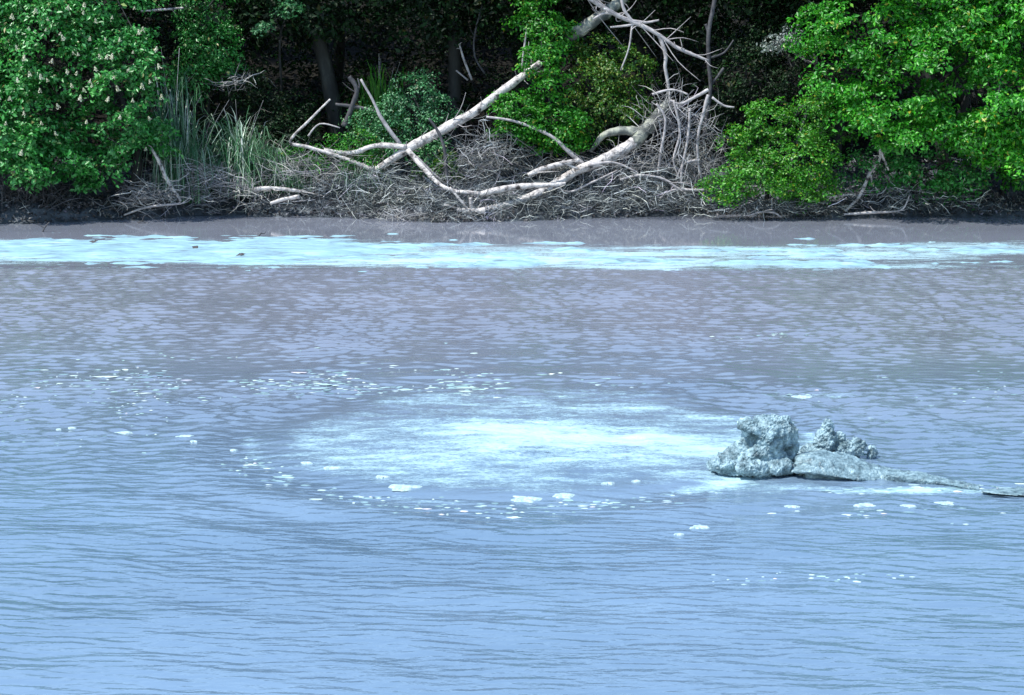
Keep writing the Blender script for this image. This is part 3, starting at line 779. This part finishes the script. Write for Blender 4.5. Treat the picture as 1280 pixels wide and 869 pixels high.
stick('dead branch bleached at the waterline under the right-hand shade', [[(1055, 268, 1.5), (1090, 266, 2), (1125, 263, 1.5), (1135, 250, 1)]], 40.2, 'branch')
stick('bent twig arching over the waterline below the low bush', [[(935, 270, 1.2), (950, 265, 1.6), (968, 266, 1.6), (976, 272, 1)]], 40.0, 'branch', tw=2)
stick('branching pale stick on the bank below the hanging tangle', [[(775, 225, 1.8), (800, 219, 2.2), (830, 224, 2.2), (850, 236, 2.2), (880, 238, 2.4)], [(850, 236, 2), (835, 240, 1.8), (825, 248, 1.4)]], 40.6, 'branch')
stick('crooked leaning stick on the bank at mid shore, left of the forked log', [[(603, 188, 1.6), (612, 207, 2), (628, 224, 2)]], 41.2, 'branch')
stick('dark broken stump limb standing beside the bright grass clump', [[(430, 158, 5), (440, 135, 4.5), (446, 112, 3.5), (436, 96, 3.5)], [(420, 130, 2), (445, 134, 3), (475, 140, 2.4)], [(446, 112, 2), (449, 108, 1.6), (447, 98, 1)]], 42.0, 'branch_dark')
# bare dead limb reaching across the top
t = stick('bare dead limb reaching down across the top toward the slender trunk', [[(728, -8, 3.8), (752, 8, 3.6), (775, 21, 3.4), (805, 33, 3.2), (828, 47, 3), (850, 62, 2.6), (886, 76, 2)],
     [(790, 26, 2.4), (808, 28, 2), (824, 25, 1.4)], [(776, -5, 2), (780, 12, 2.4), (792, 28, 2)], [(770, 18, 2.5), (755, 17, 2), (742, 24, 1.6)], [(795, 30, 2), (778, 33, 1.8), (763, 34, 1.2)], [(824, 45, 3.2), (832, 68, 3), (832, 85, 2.6), (836, 110, 2), (838, 138, 1.6)], [(790, 32, 1.6), (786, 60, 1.4), (776, 88, 1)]], 41.7, 'branch', tw=34, tl=.7)
t = stick('slender bare trunk rising out of the hanging tangle', [[(878, 182, 2.4), (883, 150, 2.8), (888, 112, 3.2), (886, 80, 3.2), (886, 40, 3.4), (893, 0, 3.4), (896, -40, 3.2)], [(888, 72, 1.6), (905, 66, 1.6), (917, 50, 1)], [(886, 40, 3), (882, 30, 2)], [(890, 105, 2), (905, 85, 2)]], 42.0, 'branch_dark', 'bare_trunk', cat='tree', tw=4, group=None)
stick('thin dark forked stem in the gloom right of the grey-green trunk', [[(606, 92, 1.6), (594, 72, 1.6), (593, 45, 1.4), (602, 10, 1.2)]], 43.2, 'branch_dark', tw=3)
stick('pale dead shoots in the gloom beside the grey-green trunk', [[(590, 100, 1.8), (580, 75, 1.8), (574, 55, 1.2)], [(585, 100, 1.6), (570, 88, 1.2)]], 43.1, 'branch', tw=3)
stick('upright thin dead stem inside the tall narrow sapling', [[(652, 85, 1.5), (655, 62, 1.6), (658, 40, 1.2)]], 41.7, 'branch', tw=2)
stick('small twig sticking up out of the water near the left shore', [[(52, 292, 1.3), (57, 283, 1.3), (62, 278, 1)], [(56, 285, 1), (50, 282, .8)]], float(W(52, 290)[1]), 'branch_dark', tw=0)
stick('bent twig standing in the shallow water left of the forest gap', [[(170, 280, 1), (178, 277, 1.2), (190, 282, 1)]], float(W(170, 279)[1]), 'branch_dark', tw=2)
stick('tiny twig poking through the scum off the mid-left shore', [[(322, 297, 1), (327, 291, .8)]], float(W(322, 296)[1]), 'branch_dark', tw=2)

# pale-leaved spray above the low bush
b = gz(985, 42.6)
ell = [E(990, 50, 41.6, 34, 9, .4), E(970, 58, 41.5, 22, 7, .3)]
tree('dry_sapling', 'dying sapling with a flat spray of pale grey leaves above the low bush', 'tree', b, [([b, P(1005, 150, 42.5), P(1020, 80, 42.4), P(1000, 52, 41.8), P(970, 52, 41.6)], [.03, .03, .025, .015, .008])], ell, 30, .17, 22, .075, 'leaf_dry', 'branch', nbr=14)

# ------------------------------------------------------------------ brush, roots, litter
def strands(cs, n, ln, r, mode='pile', down=0.0, curl=.5, sxyz=(.5, .4, .3)):
    """thin three-sided bent twigs, vectorised"""
    k = 6
    c = np.asarray(cs)[rng.integers(0, len(cs), n)] + rng.normal(0, 1, (n, 3)) * np.array(sxyz)
    d = unit(n); d[:, 2] = d[:, 2] * (.5 if mode == 'pile' else .4) - down
    d /= np.linalg.norm(d, axis=1, keepdims=True)
    bend = unit(n) * curl
    L = ln * rng.uniform(.4, 1.3, n)
    t = np.linspace(-.5, .5, k)
    p = c[:, None] + d[:, None] * (L[:, None] * t)[..., None] + bend[:, None] * (L[:, None] * (t ** 2))[..., None] + rng.normal(0, .025, (n, k, 3)) * L[:, None, None]
    A = np.cross(d, unit(n)); A /= np.linalg.norm(A, axis=1, keepdims=True) + 1e-9
    Bv = np.cross(d, A)
    rr = r * rng.uniform(.5, 1.5, n)[:, None] * (1 - .7 * np.abs(t * 2) ** 2)[None]
    an = np.arange(3) * 2 * math.pi / 3
    V = p[:, :, None] + rr[..., None, None] * (np.cos(an)[None, None, :, None] * A[:, None, None] + np.sin(an)[None, None, :, None] * Bv[:, None, None])
    i = np.arange(n)[:, None, None] * (k * 3) + np.arange(k - 1)[None, :, None] * 3
    j = np.arange(3)[None, None]
    F = np.stack([i + j, i + (j + 1) % 3, i + 3 + (j + 1) % 3, i + 3 + j], -1).reshape(-1, 4)
    return V.reshape(-1, 3), F, p

# twigs and litter over the whole bank
n = 7500
x = rng.uniform(-13, 13, n); y = shore(x) + rng.uniform(0, 1, n) ** 1.3 * 3.2 + .05
u_, _v = proj(x, y, .5)
kp = rng.random(n) < np.interp(u_, [60, 230, 420, 880, 960], [.12, .45, 1, 1, .3])
x, y = x[kp], y[kp]; n = len(x)
z = bank_z(x, y) + rng.uniform(.0, .22, n)
V, F, _ = strands(np.stack([x, y, z], -1), n, .42, .0062, sxyz=(.02, .02, .01))
n2 = 4200
x2 = P(640, 200, 41)[0] + rng.uniform(-3.6, 4.2, n2); y2 = shore(x2) + rng.uniform(0.1, 2.6, n2)
V2, F2, _ = strands(np.stack([x2, y2, bank_z(x2, y2) + rng.uniform(.05, .5, n2) * rng.random(n2)], -1), n2, .55, .0042, curl=.8, sxyz=(.02, .02, .02))
V, F = np.concatenate([V, V2]), np.concatenate([F, F2 + len(V)])
tag(obj('dead_twigs', V, F, M['twig']), 'grey dead twigs and roots littering the muddy bank', 'twigs', kind='stuff')
n = 16000
x = rng.uniform(-13, 13, n); y = shore(x) + rng.uniform(0, 1, n) ** 1.2 * 4 + .03
z = bank_z(x, y) + rng.uniform(.01, .08, n)
V, F = leaves_geo(np.stack([x, y, z], -1), unit(n) + np.array([0, -.2, 1]), rng.uniform(.05, .11, n), rng.uniform(.03, .06, n))
tag(obj('leaf_litter', V, F, M['litter']), 'muddy fallen leaves scattered over the bank', 'leaf litter', kind='stuff')

def brush(label, pxs, Y, n, ln, r, sx, mat='twig', down=0., curl=.5, name='brush_pile', mode='pile', cat='brush'):
    cs = np.array([P(a, c_, Y) for a, c_ in pxs])
    b = cs.mean(0); b[2] = float(bank_z(b[:1], b[1:2])[0])
    V, F, _ = strands(cs, n, ln, r, mode, down, curl, sx)
    t = thing(name, label, cat, b, 'brush piles on the bank')
    tag(obj('twig_mass', V, F, M[mat], t), kind='stuff')
    return t
brush('grey brush pile of dead twigs below the large tussock', [(250, 215), (270, 225), (290, 232), (310, 240), (255, 240)], 40.7, 380, .6, .0075, (.3, .25, .15), 'twig_pale')
brush('dark tangle of roots and vines at the left end under the flowering tree', [(30, 225), (55, 240), (25, 250), (70, 255)], 40.2, 300, .8, .009, (.3, .25, .25), 'branch_dark', .6)
brush('muddy brush pile at the foot of the pale leaning log', [(430, 235), (470, 240), (510, 245), (540, 250), (480, 225)], 40.6, 600, .4, .0065, (.45, .3, .13), 'twig')
brush('brush pile beneath the forked log at the waterline', [(600, 255), (660, 260), (720, 255), (760, 250), (680, 265)], 40.4, 480, .45, .0065, (.4, .3, .1), 'twig')
brush('grey brush heap between the leaning log and the fresh shrub', [(600, 190), (620, 175), (650, 195), (640, 215), (590, 215)], 41.4, 480, .5, .0065, (.35, .3, .2), 'twig')
brush('muddy twig fringe dipping in the water below the leaning log', [(500, 268), (530, 270), (560, 272), (590, 270)], 39.9, 420, .3, .0055, (.35, .12, .06), 'twig_pale')
brush('brush pile on the mud right of the forked log', [(790, 240), (830, 250), (870, 250), (810, 225)], 40.5, 380, .45, .0065, (.4, .3, .14), 'twig')
brush('low twig pile at the waterline below the low bush', [(920, 258), (960, 258), (1000, 258)], 40.2, 420, .4, .007, (.4, .2, .08), 'twig')
brush('shaded twig pile at the waterline below the right-hand tree', [(1090, 250), (1140, 252), (1190, 250), (1120, 240)], 40.7, 420, .45, .007, (.4, .25, .12), 'twig')
brush('dead twig spray at the foot of the flowering tree stems', [(185, 240), (205, 245), (170, 250)], 40.3, 260, .5, .008, (.25, .2, .13), 'twig_pale')
brush('tall fine dead branches standing in the brush below the leaning log', [(580, 195), (600, 180), (620, 200), (570, 215)], 41.1, 170, .95, .005, (.3, .2, .2), 'twig_pale', -.35, .6)
brush('fine dry branches drooping left of the leaning log foot', [(380, 205), (400, 215), (420, 210), (350, 215)], 41.0, 200, .8, .005, (.3, .2, .14), 'twig_pale', .15, .7)
brush('wiry upright twigs between the forked log and the hanging tangle', [(770, 205), (800, 195), (820, 205), (750, 215)], 41.0, 200, .8, .005, (.3, .2, .18), 'twig_pale', -.25, .8)
brush('small dry twig spray in the dark left of the gap', [(285, 105), (300, 100)], 42.2, 60, .5, .008, (.18, .15, .06), 'twig_pale')

# hanging root tangle
t = brush('big hanging tangle of bare grey roots and vines under the dead limb', [(835, 130), (850, 150), (870, 160), (850, 190), (835, 170), (875, 195), (860, 215), (820, 150), (885, 180)], 41.2, 340, .75, .0068, (.24, .28, .24), 'twig_pale', .6, 1.3, 'root_tangle', 'hang', 'roots')
for pp in ([(885, 118, 3), (880, 140, 2.6), (873, 170, 2.4), (872, 200, 2), (877, 225, 1.4)], [(886, 112, 3), (868, 122, 2.4), (850, 130, 2), (838, 125, 1.5)], [(820, 130, 2.2), (832, 150, 2), (826, 190, 2), (822, 220, 1.6)], [(862, 135, 2), (860, 170, 2), (852, 215, 2), (853, 236, 1.6)], [(842, 125, 2), (850, 165, 1.8), (842, 200, 1.6), (850, 225, 1.2)], [(890, 122, 2), (905, 132, 1.8), (918, 134, 1.2)], [(875, 200, 2), (855, 205, 1.8), (845, 225, 1.6)], [(815, 118, 2), (840, 112, 1.8), (860, 118, 1.4)]):
    limb(pp, 40.9, 'branch', t, 'root', 6)

# ------------------------------------------------------------------ mud lumps in the pool
def lump(name, label, blobs, voxel, amp, mat, seed, cat='mud', pit=.5, hulls=None, Yb=0):
    """blobs: (px, py, depth Y offset, rx, ry, rz in metres) unioned by a voxel remesh, then roughened"""
    me = bpy.data.meshes.new(name)
    import bmesh
    bm = bmesh.new()
    cs = []
    for hull in (hulls or []):
        hb = bmesh.new()
        for q in hull:
            c = P(q[0], q[1], Yb + q[2]) if len(q) == 3 else np.array([*P(q[0], q[1], Yb + q[2])[:2], q[3]])
            cs.append(c); hb.verts.new(c)
        bmesh.ops.convex_hull(hb, input=hb.verts)
        hm = bpy.data.meshes.new('tmp'); hb.to_mesh(hm); hb.free()
        bm.from_mesh(hm); bpy.data.meshes.remove(hm)
    for (px, py, Yd, rx, ry, rz) in blobs:
        c = P(px, py, Yd); cs.append(c)
        r = bmesh.ops.create_icosphere(bm, subdivisions=3, radius=1.0)
        for v in r['verts']:
            v.co = Vector((c[0] + v.co.x * rx, c[1] + v.co.y * ry, c[2] + v.co.z * rz))
    bm.to_mesh(me); bm.free()
    tmp = bpy.data.objects.new('tmp', me); col.objects.link(tmp)
    md = tmp.modifiers.new('r', 'REMESH'); md.mode = 'VOXEL'; md.voxel_size = voxel
    dg = bpy.context.evaluated_depsgraph_get()
    m2 = bpy.data.meshes.new_from_object(tmp.evaluated_get(dg))
    bpy.data.objects.remove(tmp); bpy.data.meshes.remove(me)
    nv = len(m2.vertices)
    co = np.empty(nv * 3, np.float32); m2.vertices.foreach_get('co', co); co = co.reshape(-1, 3)
    no = np.empty(nv * 3, np.float32); m2.vertex_normals.foreach_get('vector', no); no = no.reshape(-1, 3)
    d = np.empty(nv)
    for i in range(nv):
        q = Vector(co[i]) + Vector((seed * 3.1, 0, 0))
        q2 = q + mnoise.noise_vector(q * 5) * .04
        v = mnoise.noise(q2 * 5) * .55 + mnoise.noise(q2 * 11) * .45 + abs(mnoise.noise(q2 * 20)) * .35 + mnoise.noise(q * 40) * .3 + mnoise.noise(q * 80) * .22
        v -= pit * max(0, mnoise.noise(q * 7 + Vector((9, 0, 0))) - .25) * 2.2
        d[i] = v * amp
    co = co + no * d[:, None]
    base = np.array([co[:, 0].mean(), co[:, 1].mean(), 0.0])
    m2.vertices.foreach_set('co', (co - base).astype(np.float32).ravel())
    m2.polygons.foreach_set('use_smooth', np.full(len(m2.polygons), amp < .012))
    m2.materials.clear(); m2.materials.append(M[mat]); m2.update()
    m2.name = name
    o = bpy.data.objects.new(name, m2); o.location = tuple(base); col.objects.link(o)
    return tag(o, label, cat)

Y0 = float(W(945, 590)[1])
lump('mud_boulder', 'tall craggy pale mud boulder standing in the pool, left of the low slab', [
    (905, 580, Y0 - .12, .13, .13, .07), (940, 584, Y0 - .22, .16, .12, .06), (975, 584, Y0 - .18, .14, .12, .07), (893, 582, Y0 - .02, .07, .1, .055), (936, 531, Y0 - .02, .10, .12, .07)], .011, .05, 'mud', 1, pit=1.9, Yb=Y0, hulls=[
    [(886, 590, .1), (889, 574, .05), (905, 562, .05), (928, 548, .0), (960, 552, -.15), (996, 572, .0), (998, 592, .1), (950, 596, -.25), (905, 594, -.2), (940, 540, .35), (990, 575, .4), (900, 585, .35)],
    [(923, 552, .0), (929, 530, .05), (943, 519, .05), (965, 516, .12), (984, 519, .1), (996, 538, .05), (998, 562, .05), (988, 584, -.02), (958, 578, -.16), (965, 545, -.18), (940, 534, -.12), (950, 525, .35), (985, 530, .38), (990, 570, .4), (940, 560, .4)]])
Y1 = float(W(1035, 575)[1]) + .1
lump('mud_crag', 'small spiky mud crag with dark knobs behind the low slab', [
    (1015, 568, Y1, .14, .14, .10), (1032, 552, Y1, .12, .12, .14), (1034, 536, Y1, .065, .07, .10), (1055, 562, Y1, .14, .12, .10), (1072, 558, Y1, .09, .1, .09), (1088, 566, Y1, .06, .07, .06), (1005, 562, Y1 + .02, .05, .06, .05), (1048, 548, Y1, .06, .06, .06), (1035, 575, Y1, .3, .15, .08)], .011, .06, 'mud', 2, pit=.8)
Y2 = float(W(1060, 596)[1])
lump('mud_slab', 'long low mud slab tapering right from the craggy boulder', [(1018, 574, Y2 + .2, .2, .22, .06)], .010, .024, 'mud_smooth', 3, pit=.3, Yb=Y2, hulls=[
    [(986, 588, .1), (1000, 567, .3), (1028, 562, .35), (1058, 567, .38), (1090, 580, .35), (1120, 590, .25), (1150, 600, .06), (1147, 605, -.0), (1100, 603, -.1), (1050, 597, -.2), (1010, 590, -.22), (1030, 575, -.02), (1070, 585, -.02), (990, 590, -.1)],
    [(990, 594, .15, -.08), (1010, 590, -.12, .06), (1060, 598, -.10, .03), (1130, 604, .02, .0), (1130, 604, .1, -.08), (1010, 590, -.1, -.08), (1060, 596, -.08, -.08), (1030, 580, .5, .05), (1030, 580, .5, -.08)],
    [(1105, 604, -.12, .055), (1110, 604, .12, .06), (1150, 604, -.3, .05), (1156, 604, -.08, .055), (1190, 604, -.42, .035), (1225, 604, -.55, .012), (1225, 604, -.42, .02), (1110, 604, -.1, -.06), (1110, 604, .12, -.06), (1225, 604, -.5, -.05)]])
Y3 = float(W(1262, 618)[1])
lump('mud_slab', 'thin flat mud slab just breaking the surface at the right edge', [(1290, 616, Y3 + .1, .2, .12, .03)], .011, .010, 'mud_smooth', 4, pit=.2, Yb=Y3, hulls=[
    [(1221, 613, .05), (1240, 608, .25), (1270, 608, .3), (1320, 611, .3), (1340, 622, -.1), (1290, 621, -.2), (1250, 618, -.15), (1225, 615, .0)],
    [(1240, 616, .1, .02), (1290, 618, -.1, .02), (1330, 618, .1, .03), (1240, 616, .1, -.08), (1290, 618, -.1, -.08), (1330, 618, .1, -.08), (1280, 610, .3, -.05)]])
Y4 = float(W(597, 546)[1])
lump('mud_clod', 'tiny dark clod of mud in the middle of the bright boil', [(596, 545, Y4, .035, .035, .025), (600, 546, Y4, .025, .02, .015)], .008, .008, 'branch_dark', 5)

# ------------------------------------------------------------------ foam
def foam_blob(px, py, wpx, seed, label, hpx=None):
    c = W(px, py)
    s = FPX / np.hypot(c[1], CAM_H)
    rx = wpx / 2 / s; ry = (hpx or wpx * .26) / 2 / s / .235
    nr, na = 7, 44
    an = np.arange(na) * 2 * math.pi / na
    out = 1 + .8 * (fbm(np.cos(an) * 2.2 + seed * 7, np.sin(an) * 2.2 + 5, 4, seed) - .5) * 2
    V = [[0, 0, .010]]
    for k in range(1, nr + 1):
        f = k / nr
        zz = .010 * (1 - f ** 2.2) - (.008 if k == nr else 0)
        lum = .010 * (fbm(np.cos(an) * f * 5 + seed, np.sin(an) * f * 5, 2, seed + 3) - .3) * (1 - f)
        V += np.stack([np.cos(an) * rx * f * out, np.sin(an) * ry * f * out, zz + lum], -1).tolist()
    j = np.arange(na)
    tri = np.stack([np.zeros(na, int), 1 + j, 1 + (j + 1) % na], -1)
    q = [np.stack([1 + k * na + j, 1 + (k + 1) * na + j, 1 + (k + 1) * na + (j + 1) % na, 1 + k * na + (j + 1) % na], -1) for k in range(nr - 1)]
    c = c + (0, 0, float(water_z(c[:1], c[1:2])[0]) + .004)
    return solo('foam_patch', np.array(V) + c, [tri, np.concatenate(q)], M['foam'], label, 'foam', c, 'foam patches drifting round the boil', smooth=True)

FO = [(74, 537, 12, 'leftmost small foam patch, out on open water left of the boil'), (90, 535, 14, 'foam patch just right of the leftmost one'), (152, 541, 26, 'foam patch midway between the leftmost pair and the boil'),
      (230, 547, 26, 'foam patch at the left tip of the boil rim'), (243, 554, 14, 'small foam fleck just below the left tip of the boil rim'), (291, 563, 14, 'small round foam patch on the lower left rim of the boil'),
      (384, 581, 18, 'thin foam streak on the lower left rim, left of a wider one'), (415, 588, 30, 'flat foam patch on the lower left rim of the boil'), (478, 599, 22, 'slim foam patch inside the front rim, above the long streak'),
      (503, 612, 52, 'long foam streak at the front of the boil, left of centre'), (655, 624, 54, 'long foam patch at the front of the boil touching the thick one'), (703, 621, 40, 'thickest white foam patch at the front of the boil'),
      (760, 607, 20, 'small foam patch at the front right of the boil'), (795, 604, 14, 'tiny foam fleck at the right end of the front rim'), (875, 658, 28, 'foam patch on open water in front of the boil, below the boulder'), (849, 667, 14, 'small foam fleck beside the patch below the boulder'),
      (990, 633, 26, 'thin foam patch in the reflection of the mud boulder'), (1082, 632, 38, 'wide foam patch in front of the low mud slab'), (1135, 634, 24, 'small foam patch right of the wide one before the slab'), (1182, 628, 30, 'rightmost foam patch in front of the mud slabs'), (1000, 495, 40, 'thin foam streak on the water behind the boulder'),
      (398, 480, 16, 'small foam patch on the far rim of the boil')]
for i, (px, py, w, lb) in enumerate(FO):
    foam_blob(px, py, w * .76, i + 1, lb, w * .12)

# countless foam flecks: around the far left rim, the front rim and by the lumps
B = Buf()
def flecks(n, fpx, smin, smax):
    for _ in range(n):
        px, py = fpx()
        if fbm(px * .012, py * .09, 3, 55) < .47:
            continue                                   # they drift in lines
        c = W(px, py)
        s = rng.uniform(smin, smax) * (1 if rng.random() < .9 else 1.9)
        m = 7
        an = np.arange(m) * 2 * math.pi / m + rng.random()
        o = 1 + rng.uniform(-.35, .35, m)
        rx, ry = s * rng.uniform(1, 3.2), s * rng.uniform(.6, 1.3)
        V = np.concatenate([[[0, 0, .003 + s * .02]], np.stack([np.cos(an) * rx * o, np.sin(an) * ry * o, np.full(m, -.002)], -1)]) + c + (0, 0, float(water_z(c[:1], c[1:2])[0]) + .002)
        j = np.arange(m)
        B.add(V, np.stack([np.zeros(m, int), 1 + j, 1 + (j + 1) % m], -1))
flecks(430, lambda: (rng.normal(330, 130), rng.normal(474, 14)), .006, .03)
flecks(160, lambda: (rng.normal(560, 130), rng.normal(482, 7)), .01, .03)
def rim():
    a = rng.uniform(math.pi * 1.02, math.pi * 1.75); r = rng.normal(1.07, .06)
    p = np.array([BC[0] + math.cos(a) * 2.75 * r, BC[1] + math.sin(a) * 2.7 * r])
    u, v = proj(p[0], p[1]); return float(u), float(v)
flecks(220, rim, .008, .022)
flecks(36, lambda: (rng.normal(1100, 60), rng.normal(640, 12)), .008, .02)
flecks(50, lambda: (rng.normal(1010, 60), rng.normal(722, 5)), .006, .014)
flecks(60, lambda: (rng.uniform(960, 1280), rng.normal(500, 16)), .008, .018)
flecks(160, lambda: (rng.uniform(0, 230), rng.normal(505, 25)), .006, .018)
flecks(120, lambda: (rng.uniform(890, 1280), 612 + rng.normal(0, 3)), .012, .03)
flecks(36, lambda: (rng.normal(930, 45), rng.normal(419, 3)), .012, .03)
V, F = B.out()
tag(obj('foam_flecks', V, F, M['fleck']), 'tiny foam flecks scattered along the rim of the boil', 'foam', kind='stuff')

# a few drifting leaves on the scum
for i, (px, py, lb) in enumerate([(116, 303, 'brown leaf lying on the left scum crust'), (243, 310, 'tiny brown leaf on the scum right of the other leaf'), (300, 319, 'small dark leaf standing on the scum near the mud hole')]):
    c = W(px, py, .06)
    V, F = leaves_geo(np.array([c, c + (.04, .02, .01)]), np.array([[.2, -.4, 1], [-.2, -.5, .8]]), np.array([.16, .12]), np.array([.09, .07]))
    solo('drifting_leaf', V, F, M['litter'], lb, 'leaf', c)
